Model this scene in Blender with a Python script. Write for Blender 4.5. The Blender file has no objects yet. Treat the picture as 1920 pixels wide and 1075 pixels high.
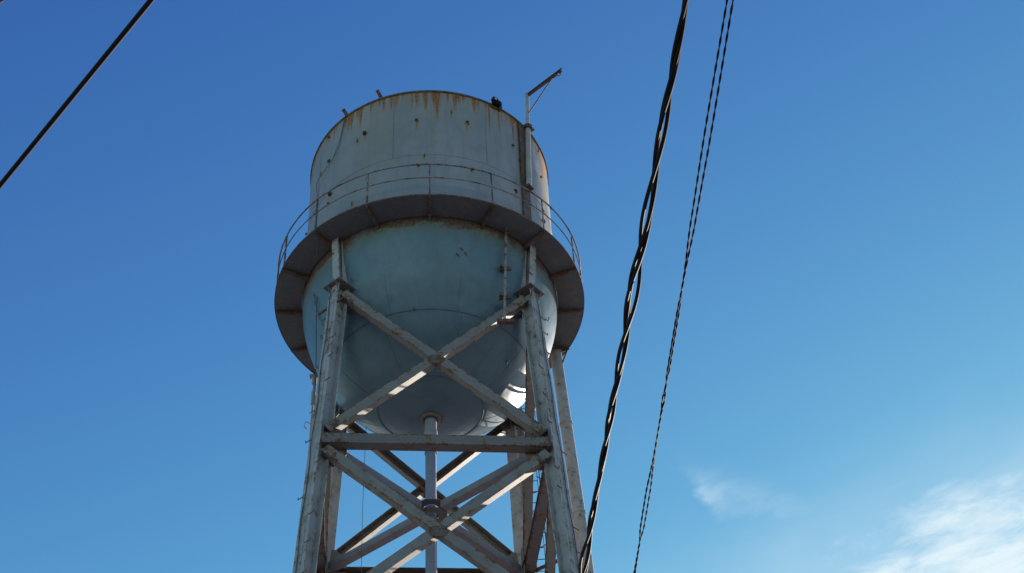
import bpy, bmesh, math, random
from mathutils import Vector, Matrix, noise as mnoise
R = math.radians
random.seed(7)
sc = bpy.context.scene

# ------------------------------------------------------------------ camera
CAM_H = 1.6
PITCH, ROLL, FPX = 0.776, -0.0593, 2701.0
cam_data = bpy.data.cameras.new('camera')
cam = bpy.data.objects.new('camera', cam_data)
sc.collection.objects.link(cam)
cam_data.sensor_fit = 'HORIZONTAL'
cam_data.sensor_width = 36.0
cam_data.lens = FPX / 1920.0 * 36.0
cam_data.clip_start = 0.05
cam_data.clip_end = 20000
d_ = Vector((0, math.cos(PITCH), math.sin(PITCH)))
r_ = Vector((1, 0, 0))
u_ = r_.cross(d_)
rr_ = math.cos(ROLL) * r_ + math.sin(ROLL) * u_
uu_ = -math.sin(ROLL) * r_ + math.cos(ROLL) * u_
m = Matrix.Identity(4)
for i in range(3):
    m[i][0], m[i][1], m[i][2] = rr_[i], uu_[i], -d_[i]
m[2][3] = CAM_H
cam.matrix_world = m
sc.camera = cam

# ------------------------------------------------------------------ light
SUN_AZ, SUN_EL = R(29), R(16)          # azimuth clockwise from +Y
world = bpy.data.worlds.new("World")
sc.world = world
world.use_nodes = True
wt = world.node_tree
for n in list(wt.nodes):
    wt.nodes.remove(n)
def wn(t, **kw):
    n = wt.nodes.new(t)
    for k, v in kw.items():
        setattr(n, k, v)
    return n
sky = wn('ShaderNodeTexSky')
sky.sky_type = 'NISHITA'
sky.sun_disc = False
sky.sun_elevation = SUN_EL
sky.sun_rotation = SUN_AZ
sky.altitude = 600
sky.air_density = 1.0
sky.dust_density = 0.25
sky.ozone_density = 2.6
bg = wn('ShaderNodeBackground')
bg.inputs['Strength'].default_value = 0.12
outw = wn('ShaderNodeOutputWorld')
def wm(op, a, b=None, c=None, clamp=False):
    n = wn('ShaderNodeMath', operation=op, use_clamp=clamp)
    for i, v in enumerate((a, b, c)):
        if v is None: continue
        if isinstance(v, (int, float)): n.inputs[i].default_value = v
        else: wt.links.new(v, n.inputs[i])
    return n.outputs[0]
tcw = wn('ShaderNodeTexCoord')
sp = wn('ShaderNodeSeparateXYZ'); wt.links.new(tcw.outputs['Generated'], sp.inputs[0])
zc_ = wm('MAXIMUM', sp.outputs['Z'], 0.05)
U = wm('DIVIDE', sp.outputs['X'], zc_)
V = wm('DIVIDE', sp.outputs['Y'], zc_)
# along / across the drawn-out cirrus
A_ = wm('ADD', wm('MULTIPLY', U, 0.82), wm('MULTIPLY', V, -0.57))
B_ = wm('ADD', wm('MULTIPLY', U, 0.57), wm('MULTIPLY', V, 0.82))
def wnoise(sa, sb, scale, detail, dist=0.0, off=0.0, rough=0.55):
    cb = wn('ShaderNodeCombineXYZ')
    wt.links.new(wm('MULTIPLY', A_, sa), cb.inputs[0])
    wt.links.new(wm('MULTIPLY', B_, sb), cb.inputs[1])
    cb.inputs[2].default_value = off
    nz = wn('ShaderNodeTexNoise')
    nz.inputs['Scale'].default_value = scale
    nz.inputs['Detail'].default_value = detail
    nz.inputs['Roughness'].default_value = rough
    nz.inputs['Distortion'].default_value = dist
    wt.links.new(cb.outputs[0], nz.inputs['Vector'])
    return nz.outputs['Fac']
def wsmooth(x, lo, hi):
    n = wn('ShaderNodeMapRange', interpolation_type='SMOOTHSTEP')
    wt.links.new(x, n.inputs['Value'])
    n.inputs['From Min'].default_value = lo
    n.inputs['From Max'].default_value = hi
    return n.outputs[0]
n_big = wnoise(1.0, 1.4, 4.0, 5, 0.4, 0.0)
n_fib = wnoise(1.0, 2.3, 9.0, 12, 0.9, 3.0, 0.66)
n_puf = wnoise(1.0, 1.25, 13.0, 10, 0.5, 11.0, 0.6)
n_soft = wnoise(1.0, 1.3, 3.0, 5, 0.6, 7.0)
T0 = 0.437 * 0.57 + 1.576 * 0.82
t = wm('SUBTRACT', B_, T0)
tb = wm('ADD', t, wm('MULTIPLY', wm('SUBTRACT', n_big, 0.5), 0.26))
tb = wm('ADD', tb, wm('MULTIPLY', wm('SUBTRACT', n_puf, 0.5), 0.14))
bank = wsmooth(tb, -0.150, 0.085)
tex = wm('ADD', wm('MULTIPLY', wsmooth(n_fib, 0.28, 0.66), 0.45), wm('MULTIPLY', wsmooth(n_puf, 0.3, 0.62), 0.30))
c1 = wm('MULTIPLY', bank, wm('ADD', tex, 0.30))
# the small lone wisp: sharp on its left edge, feathering out to the right
du = wm('SUBTRACT', U, 0.212); dv = wm('SUBTRACT', V, 1.385)
du = wm('ADD', du, wm('MULTIPLY', wm('SUBTRACT', n_puf, 0.5), 0.05))
dv = wm('ADD', dv, wm('MULTIPLY', wm('SUBTRACT', n_fib, 0.5), 0.06))
du2 = wm('SUBTRACT', du, wm('MULTIPLY', dv, 0.35))
lft = wsmooth(du2, -0.018, 0.004)
rgt = wm('POWER', 2.718, wm('MULTIPLY', wm('MAXIMUM', du2, 0.0), -11.0))
dvv = wm('SUBTRACT', dv, wm('MULTIPLY', du2, 0.35))
wisp = wm('MULTIPLY', wm('MULTIPLY', lft, rgt), wm('POWER', 2.718, wm('MULTIPLY', wm('POWER', wm('DIVIDE', dvv, 0.042), 2), -1.0)))
wisp = wm('MULTIPLY', wisp, wm('ADD', wm('MULTIPLY', wsmooth(n_puf, 0.3, 0.7), 0.32), 0.12))
veil = wm('MULTIPLY', wsmooth(wm('ADD', t, wm('MULTIPLY', n_soft, 0.22)), -0.20, 0.12), wm('MULTIPLY', n_soft, 0.35))
cl = wm('MAXIMUM', wm('MAXIMUM', c1, wisp), veil)
cl = wm('MINIMUM', wm('ADD', cl, wm('MULTIPLY', wm('MULTIPLY', c1, veil), 0.8)), 0.95)
cmix = wn('ShaderNodeMix', data_type='RGBA')
wt.links.new(cl, cmix.inputs[0])
# deeper, steeper blue than the plain model: one response curve per channel
sep = wn('ShaderNodeSeparateColor'); wt.links.new(sky.outputs[0], sep.inputs[0])
comb = wn('ShaderNodeCombineColor')
for i, (kk, gg) in enumerate(((2.95, 1.61), (2.83, 1.48), (1.29, 0.81))):
    x = wm('MULTIPLY', sep.outputs[i], 0.12)
    x = wm('MULTIPLY', wm('POWER', x, gg), kk)
    if i == 1:      # mid blues lean a little to cyan
        h_ = wm('MAXIMUM', wm('MULTIPLY', wm('SUBTRACT', x, 0.13), wm('SUBTRACT', 0.55, x)), 0.0)
        x = wm('MULTIPLY', x, wm('ADD', wm('MULTIPLY', h_, 1.9), 1.0))
    x = wm('MINIMUM', x, 1.6)
    wt.links.new(x, comb.inputs[i])
wt.links.new(comb.outputs[0], cmix.inputs[6])
cmix.inputs[7].default_value = (0.80, 0.93, 0.99, 1)
EXPO = 0.8
BG = 0.12
gain = wn('ShaderNodeVectorMath', operation='SCALE'); gain.inputs['Scale'].default_value = 1 / BG / 2 ** EXPO
wt.links.new(cmix.outputs[2], gain.inputs[0])
wt.links.new(gain.outputs[0], bg.inputs['Color'])
wt.links.new(bg.outputs[0], outw.inputs['Surface'])

sun_d = bpy.data.lights.new('sun', 'SUN')
sun_d.energy = 5.0
sun_d.angle = R(0.5)
sun_d.color = (1.0, 0.91, 0.78)
sun = bpy.data.objects.new('sun', sun_d)
sc.collection.objects.link(sun)
sdir = Vector((math.sin(SUN_AZ) * math.cos(SUN_EL), math.cos(SUN_AZ) * math.cos(SUN_EL), math.sin(SUN_EL)))
sun.rotation_euler = sdir.to_track_quat('Z', 'Y').to_euler()
sun.location = sdir * 60
sc.view_settings.view_transform = 'Standard'
sc.view_settings.look = 'None'
sc.view_settings.exposure = EXPO
sc.view_settings.gamma = 1.0
sc.cycles.max_bounces = 6
sc.cycles.use_denoising = True

# ------------------------------------------------------------------ mesh helpers
class MB:
    def __init__(s):
        s.v = []; s.f = []; s.sm = []; s.e = {}
    def add(s, vs, fs, smooth=False):
        o = len(s.v)
        s.v += [tuple(x) for x in vs]
        s.f += [tuple(i + o for i in f) for f in fs]
        s.sm += [smooth] * len(fs)
        return s
    def box(s, c, sx, sy, sz, ax=None):
        c = Vector(c)
        X, Y, Z = ax if ax else (Vector((1, 0, 0)), Vector((0, 1, 0)), Vector((0, 0, 1)))
        vs = [c + X * (i * sx / 2) + Y * (j * sy / 2) + Z * (k * sz / 2) for k in (-1, 1) for j in (-1, 1) for i in (-1, 1)]
        return s.add(vs, [(0, 2, 3, 1), (4, 5, 7, 6), (0, 1, 5, 4), (2, 6, 7, 3), (0, 4, 6, 2), (1, 3, 7, 5)])
    def beam(s, p0, p1, nrm, prof):
        """extrude a closed profile (a across, b along nrm) from p0 to p1"""
        p0, p1 = Vector(p0), Vector(p1)
        w = (p1 - p0).normalized()
        n = Vector(nrm); n = (n - w * n.dot(w)).normalized()
        a = n.cross(w)
        pr = []
        for i, (x, y) in enumerate(prof):
            x2, y2 = prof[(i + 1) % len(prof)]
            pr.append((x, y, 1.0))
            if math.hypot(x2 - x, y2 - y) > 0.06:
                for k_ in (0.2, 0.8): pr.append((x + (x2 - x) * k_, y + (y2 - y) * k_, 0.0))
        k = len(pr); L = (p1 - p0).length
        ts = (0, 0.10, 0.90, 1) if L > 1 else (0, 1)
        vs = [p0.lerp(p1, t) + a * x + n * y for t in ts for x, y, e in pr]
        o = len(s.v)
        for j, t in enumerate(ts):
            for i, (x, y, e) in enumerate(pr):
                s.e[o + j * k + i] = max(e, 1.0 if (t in (0, 1) and L > 1) else 0.0)
        fs = [(j * k + i, j * k + (i + 1) % k, (j + 1) * k + (i + 1) % k, (j + 1) * k + i) for j in range(len(ts) - 1) for i in range(k)]
        m_ = (len(ts) - 1) * k
        fs += [tuple(range(k))[::-1], tuple(range(m_, m_ + k))]
        return s.add(vs, fs)
    def tube(s, pts, r, n=8, cap=True):
        pts = [Vector(p) for p in pts]
        rs = r if isinstance(r, (list, tuple)) else [r] * len(pts)
        ref = None; vs = []
        for i, p in enumerate(pts):
            t = (pts[min(i + 1, len(pts) - 1)] - pts[max(i - 1, 0)]).normalized()
            if ref is None:
                ref = t.orthogonal().normalized()
            ref = (ref - t * ref.dot(t)).normalized()
            b = t.cross(ref)
            for k in range(n):
                a = 2 * math.pi * k / n
                vs.append(p + (ref * math.cos(a) + b * math.sin(a)) * rs[i])
        fs = []
        for i in range(len(pts) - 1):
            for k in range(n):
                k2 = (k + 1) % n
                fs.append((i * n + k, i * n + k2, (i + 1) * n + k2, (i + 1) * n + k))
        s.add(vs, fs, True)
        if cap:
            s.add(vs[:n], [tuple(range(n))[::-1]])
            s.add(vs[-n:], [tuple(range(n))])
        return s
    def lathe(s, prof, seg=128, a0=0.0, a1=2 * math.pi, smooth=True, close=False):
        full = abs(a1 - a0 - 2 * math.pi) < 1e-6
        m_ = seg if full else seg + 1
        k = len(prof)
        vs = []
        for i in range(m_):
            a = a0 + (a1 - a0) * i / seg
            for r, z in prof:
                vs.append((r * math.sin(a), -r * math.cos(a), z))
        fs = []
        kk = k if close else k - 1
        for i in range(seg):
            j = (i + 1) % m_
            for q in range(kk):
                q2 = (q + 1) % k
                fs.append((i * k + q, j * k + q, j * k + q2, i * k + q2))
        s.add(vs, fs, smooth)
        if close and not full:
            s.add(vs[:k], [tuple(range(k))]); s.add(vs[-k:], [tuple(range(k))[::-1]])
        return s
    def build(s, name, mat, parent=None, bevel=0.0):
        me = bpy.data.meshes.new(name)
        me.from_pydata(s.v, [], s.f)
        me.polygons.foreach_set('use_smooth', s.sm)
        bm = bmesh.new(); bm.from_mesh(me)
        bmesh.ops.recalc_face_normals(bm, faces=bm.faces)
        bm.to_mesh(me); bm.free()
        me.materials.append(mat)
        if s.e:
            at = me.attributes.new('edge', 'FLOAT', 'POINT')
            at.data.foreach_set('value', [s.e.get(i, 0.0) for i in range(len(me.vertices))])
        o = bpy.data.objects.new(name, me)
        sc.collection.objects.link(o)
        if parent: o.parent = parent
        if bevel:
            b = o.modifiers.new('bevel', 'BEVEL'); b.width = bevel; b.segments = 2; b.limit_method = 'ANGLE'
        return o

def tag(o, label=None, cat=None, group=None, kind=None):
    if label: o['label'] = label
    if cat: o['category'] = cat
    if group: o['group'] = group
    if kind: o['kind'] = kind
    return o

# section profiles (a across, b along the outward normal)
def chan(w, d, t=0.016):      # web outward at b=+d/2, flanges inward
    h = w / 2; e = d / 2
    return [(-h, -e), (-h + t, -e), (-h + t, e - t), (h - t, e - t), (h - t, -e), (h, -e), (h, e), (-h, e)]
def hsec(w, d, t=0.02):       # flanges perpendicular to the normal
    h = w / 2; e = d / 2; k = t * 0.5
    return [(-h, -e), (h, -e), (h, -e + t), (k, -e + t), (k, e - t), (h, e - t), (h, e), (-h, e), (-h, e - t), (-k, e - t), (-k, -e + t), (-h, -e + t)]
def rect(w, d):
    return [(-w / 2, -d / 2), (w / 2, -d / 2), (w / 2, d / 2), (-w / 2, d / 2)]
def angle_sec(w, d, t=0.012):
    return [(-w / 2, -d / 2), (-w / 2 + t, -d / 2), (-w / 2 + t, d / 2 - t), (w / 2, d / 2 - t), (w / 2, d / 2), (-w / 2, d / 2)]

# ------------------------------------------------------------------ materials
class MT:
    def __init__(s, name):
        s.m = bpy.data.materials.new(name); s.m.use_nodes = True
        s.t = s.m.node_tree
        s.b = s.t.nodes['Principled BSDF']
        s.tc = s.t.nodes.new('ShaderNodeTexCoord')
    def n(s, t, **kw):
        x = s.t.nodes.new(t)
        for k, v in kw.items(): setattr(x, k, v)
        return x
    def l(s, a, b): s.t.links.new(a, b)
    def math(s, op, a, b=None, clamp=False):
        x = s.n('ShaderNodeMath', operation=op, use_clamp=clamp)
        for i, v in enumerate((a, b)):
            if v is None: continue
            if isinstance(v, (int, float)): x.inputs[i].default_value = v
            else: s.l(v, x.inputs[i])
        return x.outputs[0]
    def noise(s, scale, detail=6, sc3=(1, 1, 1), rough=0.6, dist=0.0, off=(0, 0, 0)):
        mp = s.n('ShaderNodeMapping'); mp.inputs['Scale'].default_value = sc3; mp.inputs['Location'].default_value = off
        s.l(s.tc.outputs['Object'], mp.inputs[0])
        x = s.n('ShaderNodeTexNoise')
        x.inputs['Scale'].default_value = scale; x.inputs['Detail'].default_value = detail
        x.inputs['Roughness'].default_value = rough; x.inputs['Distortion'].default_value = dist
        s.l(mp.outputs[0], x.inputs['Vector'])
        return x.outputs['Fac']
    def ramp(s, x, lo, hi):
        r = s.n('ShaderNodeMapRange', interpolation_type='SMOOTHSTEP')
        s.l(x, r.inputs['Value'])
        r.inputs['From Min'].default_value = lo; r.inputs['From Max'].default_value = hi
        return r.outputs[0]
    def mix(s, f, a, b, blend='MIX'):
        x = s.n('ShaderNodeMix', data_type='RGBA', blend_type=blend)
        if isinstance(f, (int, float)): x.inputs[0].default_value = f
        else: s.l(f, x.inputs[0])
        for i, v in ((6, a), (7, b)):
            if isinstance(v, tuple): x.inputs[i].default_value = (*v, 1)
            else: s.l(v, x.inputs[i])
        return x.outputs[2]
    def attr(s, name):
        x = s.n('ShaderNodeAttribute', attribute_name=name)
        return x.outputs['Fac']
    def bump(s, h, strength, dist=0.01):
        b = s.n('ShaderNodeBump'); b.inputs['Strength'].default_value = strength; b.inputs['Distance'].default_value = dist
        s.l(h, b.inputs['Height']); s.l(b.outputs[0], s.b.inputs['Normal'])
    def done(s, col, rough=0.6, metal=0.0, spec=0.5):
        if isinstance(col, tuple): s.b.inputs['Base Color'].default_value = (*col, 1)
        else: s.l(col, s.b.inputs['Base Color'])
        if isinstance(rough, (int, float)): s.b.inputs['Roughness'].default_value = rough
        else: s.l(rough, s.b.inputs['Roughness'])
        s.b.inputs['Metallic'].default_value = metal
        s.b.inputs['Specular IOR Level'].default_value = spec
        return s.m

def steel_mat(name, paint, rust_lo, rust_hi, dark=(0.055, 0.030, 0.022), grime=0.35, edge=0.05):
    k = MT(name)
    big = k.noise(0.9, 4, off=(3, 1, 0))
    mid = k.noise(4.5, 8, rough=0.68)
    fine = k.noise(17, 8, rough=0.72, dist=0.4)
    base = k.mix(k.ramp(big, 0.3, 0.7), tuple(c * 0.82 for c in paint), paint)
    base = k.mix(k.math('MULTIPLY', k.ramp(mid, 0.42, 0.66), grime), base, (0.16, 0.13, 0.11))
    ed = k.attr('edge')
    comb = k.math('ADD', k.math('MULTIPLY', mid, 0.5), k.math('MULTIPLY', fine, 0.5))
    comb = k.math('ADD', comb, k.math('MULTIPLY', ed, edge))
    rm = k.ramp(comb, rust_lo, rust_hi)
    rc = k.mix(k.ramp(fine, 0.4, 0.65), dark, (0.17, 0.070, 0.030))
    halo = k.ramp(comb, rust_lo - 0.05, rust_lo + 0.01)
    base = k.mix(k.math('MULTIPLY', halo, 0.35), base, (0.33, 0.21, 0.12))
    col = k.mix(rm, base, rc)
    k.bump(k.math('SUBTRACT', fine, k.math('MULTIPLY', rm, 0.6)), 0.35, 0.006)
    return k.done(col, 0.62, 0.0, 0.4)

M_leg = steel_mat('leg_paint', (0.46, 0.425, 0.45), 0.58, 0.64, grime=0.38, edge=0.05)
M_brace = steel_mat('brace_paint', (0.265, 0.225, 0.225), 0.55, 0.61, grime=0.5, edge=0.075)
M_strut = steel_mat('strut_paint', (0.205, 0.18, 0.19), 0.52, 0.60, grime=0.6, edge=0.08)
M_plan = steel_mat('plan_brace_paint', (0.30, 0.265, 0.285), 0.60, 0.66, grime=0.4)
M_rusty = steel_mat('rusty_steel', (0.13, 0.10, 0.09), 0.44, 0.54, grime=0.8)
M_rail = steel_mat('rail_paint', (0.32, 0.30, 0.33), 0.50, 0.56, grime=0.6)
M_riser = steel_mat('riser_paint', (0.37, 0.355, 0.45), 0.62, 0.66, grime=0.15)
M_pipe = steel_mat('peeling_pipe_paint', (0.46, 0.42, 0.42), 0.565, 0.585, dark=(0.22, 0.18, 0.18), grime=0.35)
M_deck = steel_mat('balcony_grime', (0.150, 0.147, 0.160), 0.56, 0.70, dark=(0.085, 0.065, 0.06), grime=0.10, edge=0)
M_mast = steel_mat('mast_paint', (0.45, 0.40, 0.40), 0.60, 0.65, grime=0.25)

k = MT('black_cable_sheath')
f = k.noise(60, 3)
M_cable = k.done(k.mix(f, (0.008, 0.006, 0.009), (0.020, 0.015, 0.016)), 0.68, 0, 0.14)
k = MT('cord_sheath'); M_cord = k.done(k.mix(k.noise(60, 3), (0.010, 0.007, 0.014), (0.022, 0.015, 0.022)), 0.75, 0, 0.15)
k = MT('bare_aluminium_strand')
f = k.noise(60, 3)
M_alu = k.done(k.mix(f, (0.06, 0.055, 0.055), (0.13, 0.12, 0.11)), 0.6, 0.1, 0.5)
k = MT('thin_wire')
M_wire = k.done(k.mix(k.noise(20, 3), (0.03, 0.03, 0.035), (0.09, 0.08, 0.08)), 0.6)
k = MT('ground_asphalt')
g1 = k.noise(0.25, 8); g2 = k.noise(6, 8)
M_ground = k.done(k.mix(k.ramp(g1, 0.42, 0.58), k.mix(g2, (0.15, 0.145, 0.15), (0.22, 0.21, 0.215)), k.mix(g2, (0.11, 0.11, 0.115), (0.17, 0.165, 0.17))), 0.9, 0, 0.2)
k = MT('concrete')
M_conc = k.done(k.mix(k.noise(5, 8), (0.25, 0.24, 0.22), (0.38, 0.37, 0.34)), 0.85)

# shell: paint + stain attribute (rust that has run down from rim, lugs, seams)
def shell_mat(name, c0, c1, rough, spec=0.45, wob=0.3):
    k = MT(name)
    big = k.noise(0.7, 5, (1, 1, 0.35))
    mid = k.noise(3.0, 8, (1, 1, 0.5), 0.65)
    fine = k.noise(22, 6, (1, 1, 0.6), 0.7)
    vert = k.noise(5.0, 6, (1, 1, 0.06), 0.7)
    pat = k.noise(1.6, 7, (1, 1, 0.8), 0.62, 0.8, (4, 2, 9))
    base = k.mix(k.ramp(big, 0.3, 0.7), c0, c1)
    base = k.mix(k.math('MULTIPLY', k.ramp(pat, 0.42, 0.64), 0.42), base, tuple(c * 0.80 for c in c0))  # patchy darkening; on the bowl it paints in blurred reflections and shadows
    base = k.mix(k.math('MULTIPLY', k.ramp(vert, 0.45, 0.70), 0.35), base, tuple(c * 0.72 for c in c0))
    base = k.mix(k.math('MULTIPLY', k.ramp(mid, 0.5, 0.72), 0.25), base, tuple(c * 1.15 for c in c1))
    st = k.attr('stain'); ye = k.attr('wash'); dk = k.attr('dirt')
    base = k.mix(k.math('MULTIPLY', ye, k.math('ADD', k.math('MULTIPLY', mid, 0.8), 0.35), True), base, (0.36, 0.25, 0.08))
    nn = k.math('ADD', k.math('MULTIPLY', fine, 0.5), k.math('MULTIPLY', k.noise(24, 6, (1, 1, 0.05), 0.75), 0.6))
    sm = k.math('ADD', st, k.math('MULTIPLY', k.math('SUBTRACT', nn, 0.55), 1.5))
    sm = k.math('MULTIPLY', k.ramp(sm, 0.25, 0.85), k.ramp(st, 0.02, 0.15))
    rc = k.mix(k.ramp(fine, 0.38, 0.6), (0.17, 0.065, 0.028), (0.40, 0.17, 0.055))
    base = k.mix(sm, base, rc)
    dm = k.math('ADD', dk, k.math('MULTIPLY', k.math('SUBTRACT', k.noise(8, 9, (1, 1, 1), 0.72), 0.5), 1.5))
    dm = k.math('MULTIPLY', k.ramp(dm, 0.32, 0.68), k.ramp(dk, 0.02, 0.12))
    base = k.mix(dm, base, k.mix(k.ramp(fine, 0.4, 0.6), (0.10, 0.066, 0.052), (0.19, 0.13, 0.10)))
    dent = k.noise(1.1, 2, (1, 1, 1), 0.4, 0, (8, 8, 1))
    b1 = k.n('ShaderNodeBump'); b1.inputs['Strength'].default_value = 1.0; b1.inputs['Distance'].default_value = wob
    k.l(dent, b1.inputs['Height'])
    b2 = k.n('ShaderNodeBump'); b2.inputs['Strength'].default_value = 0.22; b2.inputs['Distance'].default_value = 0.012
    k.l(k.math('ADD', k.math('MULTIPLY', mid, 0.6), k.math('MULTIPLY', fine, 0.3)), b2.inputs['Height']); k.l(b1.outputs[0], b2.inputs['Normal']); k.l(b2.outputs[0], k.b.inputs['Normal'])
    ro = k.math('ADD', k.math('MULTIPLY', sm, 0.3), rough)
    return k.done(base, ro, 0, spec)
M_shell = shell_mat('tank_shell_paint', (0.275, 0.266, 0.288), (0.345, 0.328, 0.340), 0.5, wob=0.06)
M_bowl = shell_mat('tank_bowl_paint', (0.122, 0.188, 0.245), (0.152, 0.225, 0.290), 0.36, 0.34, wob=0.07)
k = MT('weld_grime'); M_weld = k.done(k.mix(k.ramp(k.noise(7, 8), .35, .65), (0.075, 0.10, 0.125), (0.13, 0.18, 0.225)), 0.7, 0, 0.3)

# ------------------------------------------------------------------ setting
def struct(name, mb, mat):
    o = mb.build(name, mat); o['kind'] = 'structure'; return o
g = MB(); G = 3000
g.add([(-G, -G, 0), (G, -G, 0), (G, G, 0), (-G, G, 0)], [(0, 1, 2, 3)])
struct('ground', g, M_ground)

# ------------------------------------------------------------------ water tower
TX, TY = -1.959, 24.601
ZB = 23.54 + CAM_H            # balcony level
HT = 4.44                     # tank height above balcony
RT, R0, RB, RS = 3.032, 2.999, 3.639, 2.915
ZCAP = 22.119 + CAM_H
Z1 = 17.706 + CAM_H
Z2 = 13.25 + CAM_H
Z3 = 8.75 + CAM_H
Z4 = 4.25 + CAM_H
YAW = 0.1255
HALF = lambda z: 2.073 + (2.262 - 2.073) * (ZCAP - z) / (ZCAP - Z1)
def corner(i, z, k=1.0, zref=None):
    h = HALF(z) * k
    a = R((225, 315, 45, 135)[i]) + YAW
    dx = -0.020 * (ZCAP - z) if i == 2 else (0.006 * (ZCAP - z) if i == 1 else 0.0)
    return Vector((h * 2 ** .5 * math.cos(a) + dx, h * 2 ** .5 * math.sin(a), z))
def radial(i):
    a = R((225, 315, 45, 135)[i]) + YAW
    return Vector((math.cos(a), math.sin(a), 0))
def pol(phi, r, z):           # phi in degrees from the side facing the camera, towards +X
    return Vector((r * math.sin(R(phi)), -r * math.cos(R(phi)), z))

tower = bpy.data.objects.new('water_tower', None)
sc.collection.objects.link(tower)
tower.location = (TX, TY, 0)
tower.empty_display_size = 2
tag(tower, 'old pale blue-grey steel water tower with rust-streaked tank and round bowl on four braced legs', 'water tower')

# --- shell with stain attributes
def shell_r(z):               # z above balcony
    return R0 + (RT - R0) * max(0, z) / HT
RIMRUST = []
rs = random.Random(11)
for i in range(230):
    phi = rs.uniform(-180, 180)
    RIMRUST.append((phi, rs.uniform(0.3, 1.4), rs.uniform(0.10, 0.62) * (1.0 if rs.random() < 0.75 else 2.1), rs.uniform(0.45, 1.0)))
# the long ones seen in the photo: phi, half width (deg), length, strength
RIMRUST += [(8.0, 1.1, 1.05, 1.15), (6.5, .7, .7, .9), (-3.5, .6, .62, .9), (-1.2, .7, .5, .9), (1.5, .5, .45, .8), (-10.5, 1.0, 0.55, .8), (-13.0, 1.5, 0.6, .6), (-17.0, .8, .35, 1), (-23.5, .9, .6, .8),
            (-29, 1.2, .75, .95), (-30.5, .6, 1.0, .7), (13, .5, .3, .8), (18, .6, .45, .9), (25.5, 1.1, .55, 1.0), (33.0, .45, 1.1, 1.2), (38.3, .45, 1.0, 1.2), (45.5, .4, .45, 1.0), (47.5, .4, .4, .8),
            (52.5, 1.0, 1.6, .9), (73, 1.6, 1.2, 1.1), (78, 2.0, .8, .9), (69, 1.2, .5, .8), (-38, .8, .3, 1), (-52, 1, .35, .6)]
LUGS = [(-50.2, 4.23, 0), (-26.0, 3.33, 1), (-1.3, 3.33, 2), (21.7, 3.40, 2), (45.8, 3.30, 0), (67.4, 4.17, 3), (-48.7, 3.25, 2), (2.2, 2.05, 3), (-0.4, 1.70, 0), (23.1, 1.72, 0),
        (46.0, 1.66, 2), (68.3, 3.22, 0), (-23.7, 1.63, 0), (-45.9, 1.92, 1), (-47.1, 1.66, 0), (-31.6, 1.03, 3), (67.2, 1.55, 1), (67.6, 1.9, 3), (-80, 2.3, 0), (-55.5, 3.12, 3), (14.5, 3.69, 3), (-30.1, 3.22, 3), (49.7, 2.93, 3),
        (90, 3.3, 0), (113, 3.3, 2), (135, 3.3, 2), (158, 3.3, 0), (-98, 3.3, 2), (-120, 3.3, 0), (-143, 3.3, 2), (180, 3.3, 0)]
def stain_and_sun_at(phi, z):
    st = wash = 0.0
    h = HT - z
    for p, w, L, s in RIMRUST:
        dp = (phi - p + 180) % 360 - 180
        if abs(dp) < w * 3.2 and h < L * 1.6:
            wv = w * (1 - 0.45 * min(1, h / (L * 1.5)))
            g_ = math.exp(-(dp / wv) ** 2)
            a = 1 - (h / (L * 1.5))
            if a > 0: st = max(st, s * g_ * min(1, a * 1.3) * 1.15)
        if abs(dp) < w * 9 and h < L * 3.2:
            wash = max(wash, 0.30 * s * math.exp(-(dp / (w * 3.4)) ** 2) * max(0, 1 - h / (L * 3.0)))
    st = max(st, 0.9 * math.exp(-h / 0.05))
    wash = max(wash, 0.62 * math.exp(-h / 0.45))
    for p, zz, kd in LUGS:
        dp = (phi - p + 180) % 360 - 180
        L = (0.18, 0.42, 0.45, 0.2)[kd]
        if abs(dp) < 2.5 and -0.05 < zz - z < L * 1.5:
            st = max(st, 0.95 * math.exp(-(dp / 0.62) ** 2) * max(0, 1 - max(0, zz - z) / (L * 1.5)))
        if abs(dp) < 5 and -0.1 < zz - z < L * 3:
            wash = max(wash, 0.38 * math.exp(-(dp / 1.6) ** 2) * max(0, 1 - max(0, zz - z) / (L * 3)))
    # wide pale-ochre washes low on the front
    wash = max(wash, 0.34 * math.exp(-((phi + 20) / 15) ** 2) * min(1, max(0, z) / 3.2) ** 1.5, 0.26 * math.exp(-((phi - 6) / 9) ** 2) * min(1, max(0, z) / 4.0) ** 2)
    wash = max(wash, 0.13 * math.exp(-((phi + 38) / 9) ** 2) * min(1, z / 2))
    wash = max(wash, 0.55 * math.exp(-((phi - 74) / 5) ** 2) * min(1, z / 2.5))  # warm tint, paints the sunlit yellow into the right edge's colour
    # broad brown run beside the mast
    dp = phi - 53.0
    if abs(dp) < 8:
        st = max(st, 1.25 * math.exp(-(abs(dp) / 3.2) ** 4))
    return min(st, 1.3), min(wash, 0.8)

def attr_mesh(name, nphi, prof, mat, parent, fn, phi0=0):
    """lathe with three per-vertex stain attributes"""
    mb = MB(); mb.lathe(prof, nphi)
    o = mb.build(name, mat, parent)
    me = o.data
    names = ('stain', 'wash', 'dirt')
    at = [me.attributes.new(n_, 'FLOAT', 'POINT') for n_ in names]
    vals = [[0.0] * len(me.vertices) for _ in names]
    for i, v in enumerate(me.vertices):
        phi = math.degrees(math.atan2(v.co.x, -v.co.y))
        r = fn(phi, v.co.z, math.hypot(v.co.x, v.co.y))
        for q in range(3): vals[q][i] = r[q]
    for q in range(3): at[q].data.foreach_set('value', vals[q])
    return o
NZ = 74
prof = []
for i in range(NZ + 1):
    z = HT * i / NZ
    bulge = 0.0035 * math.sin(z * 5.1)
    step = 0.008 if z < 2.1 else 0.0
    prof.append((shell_r(z) + step + bulge * 0.3, ZB + z))
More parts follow.
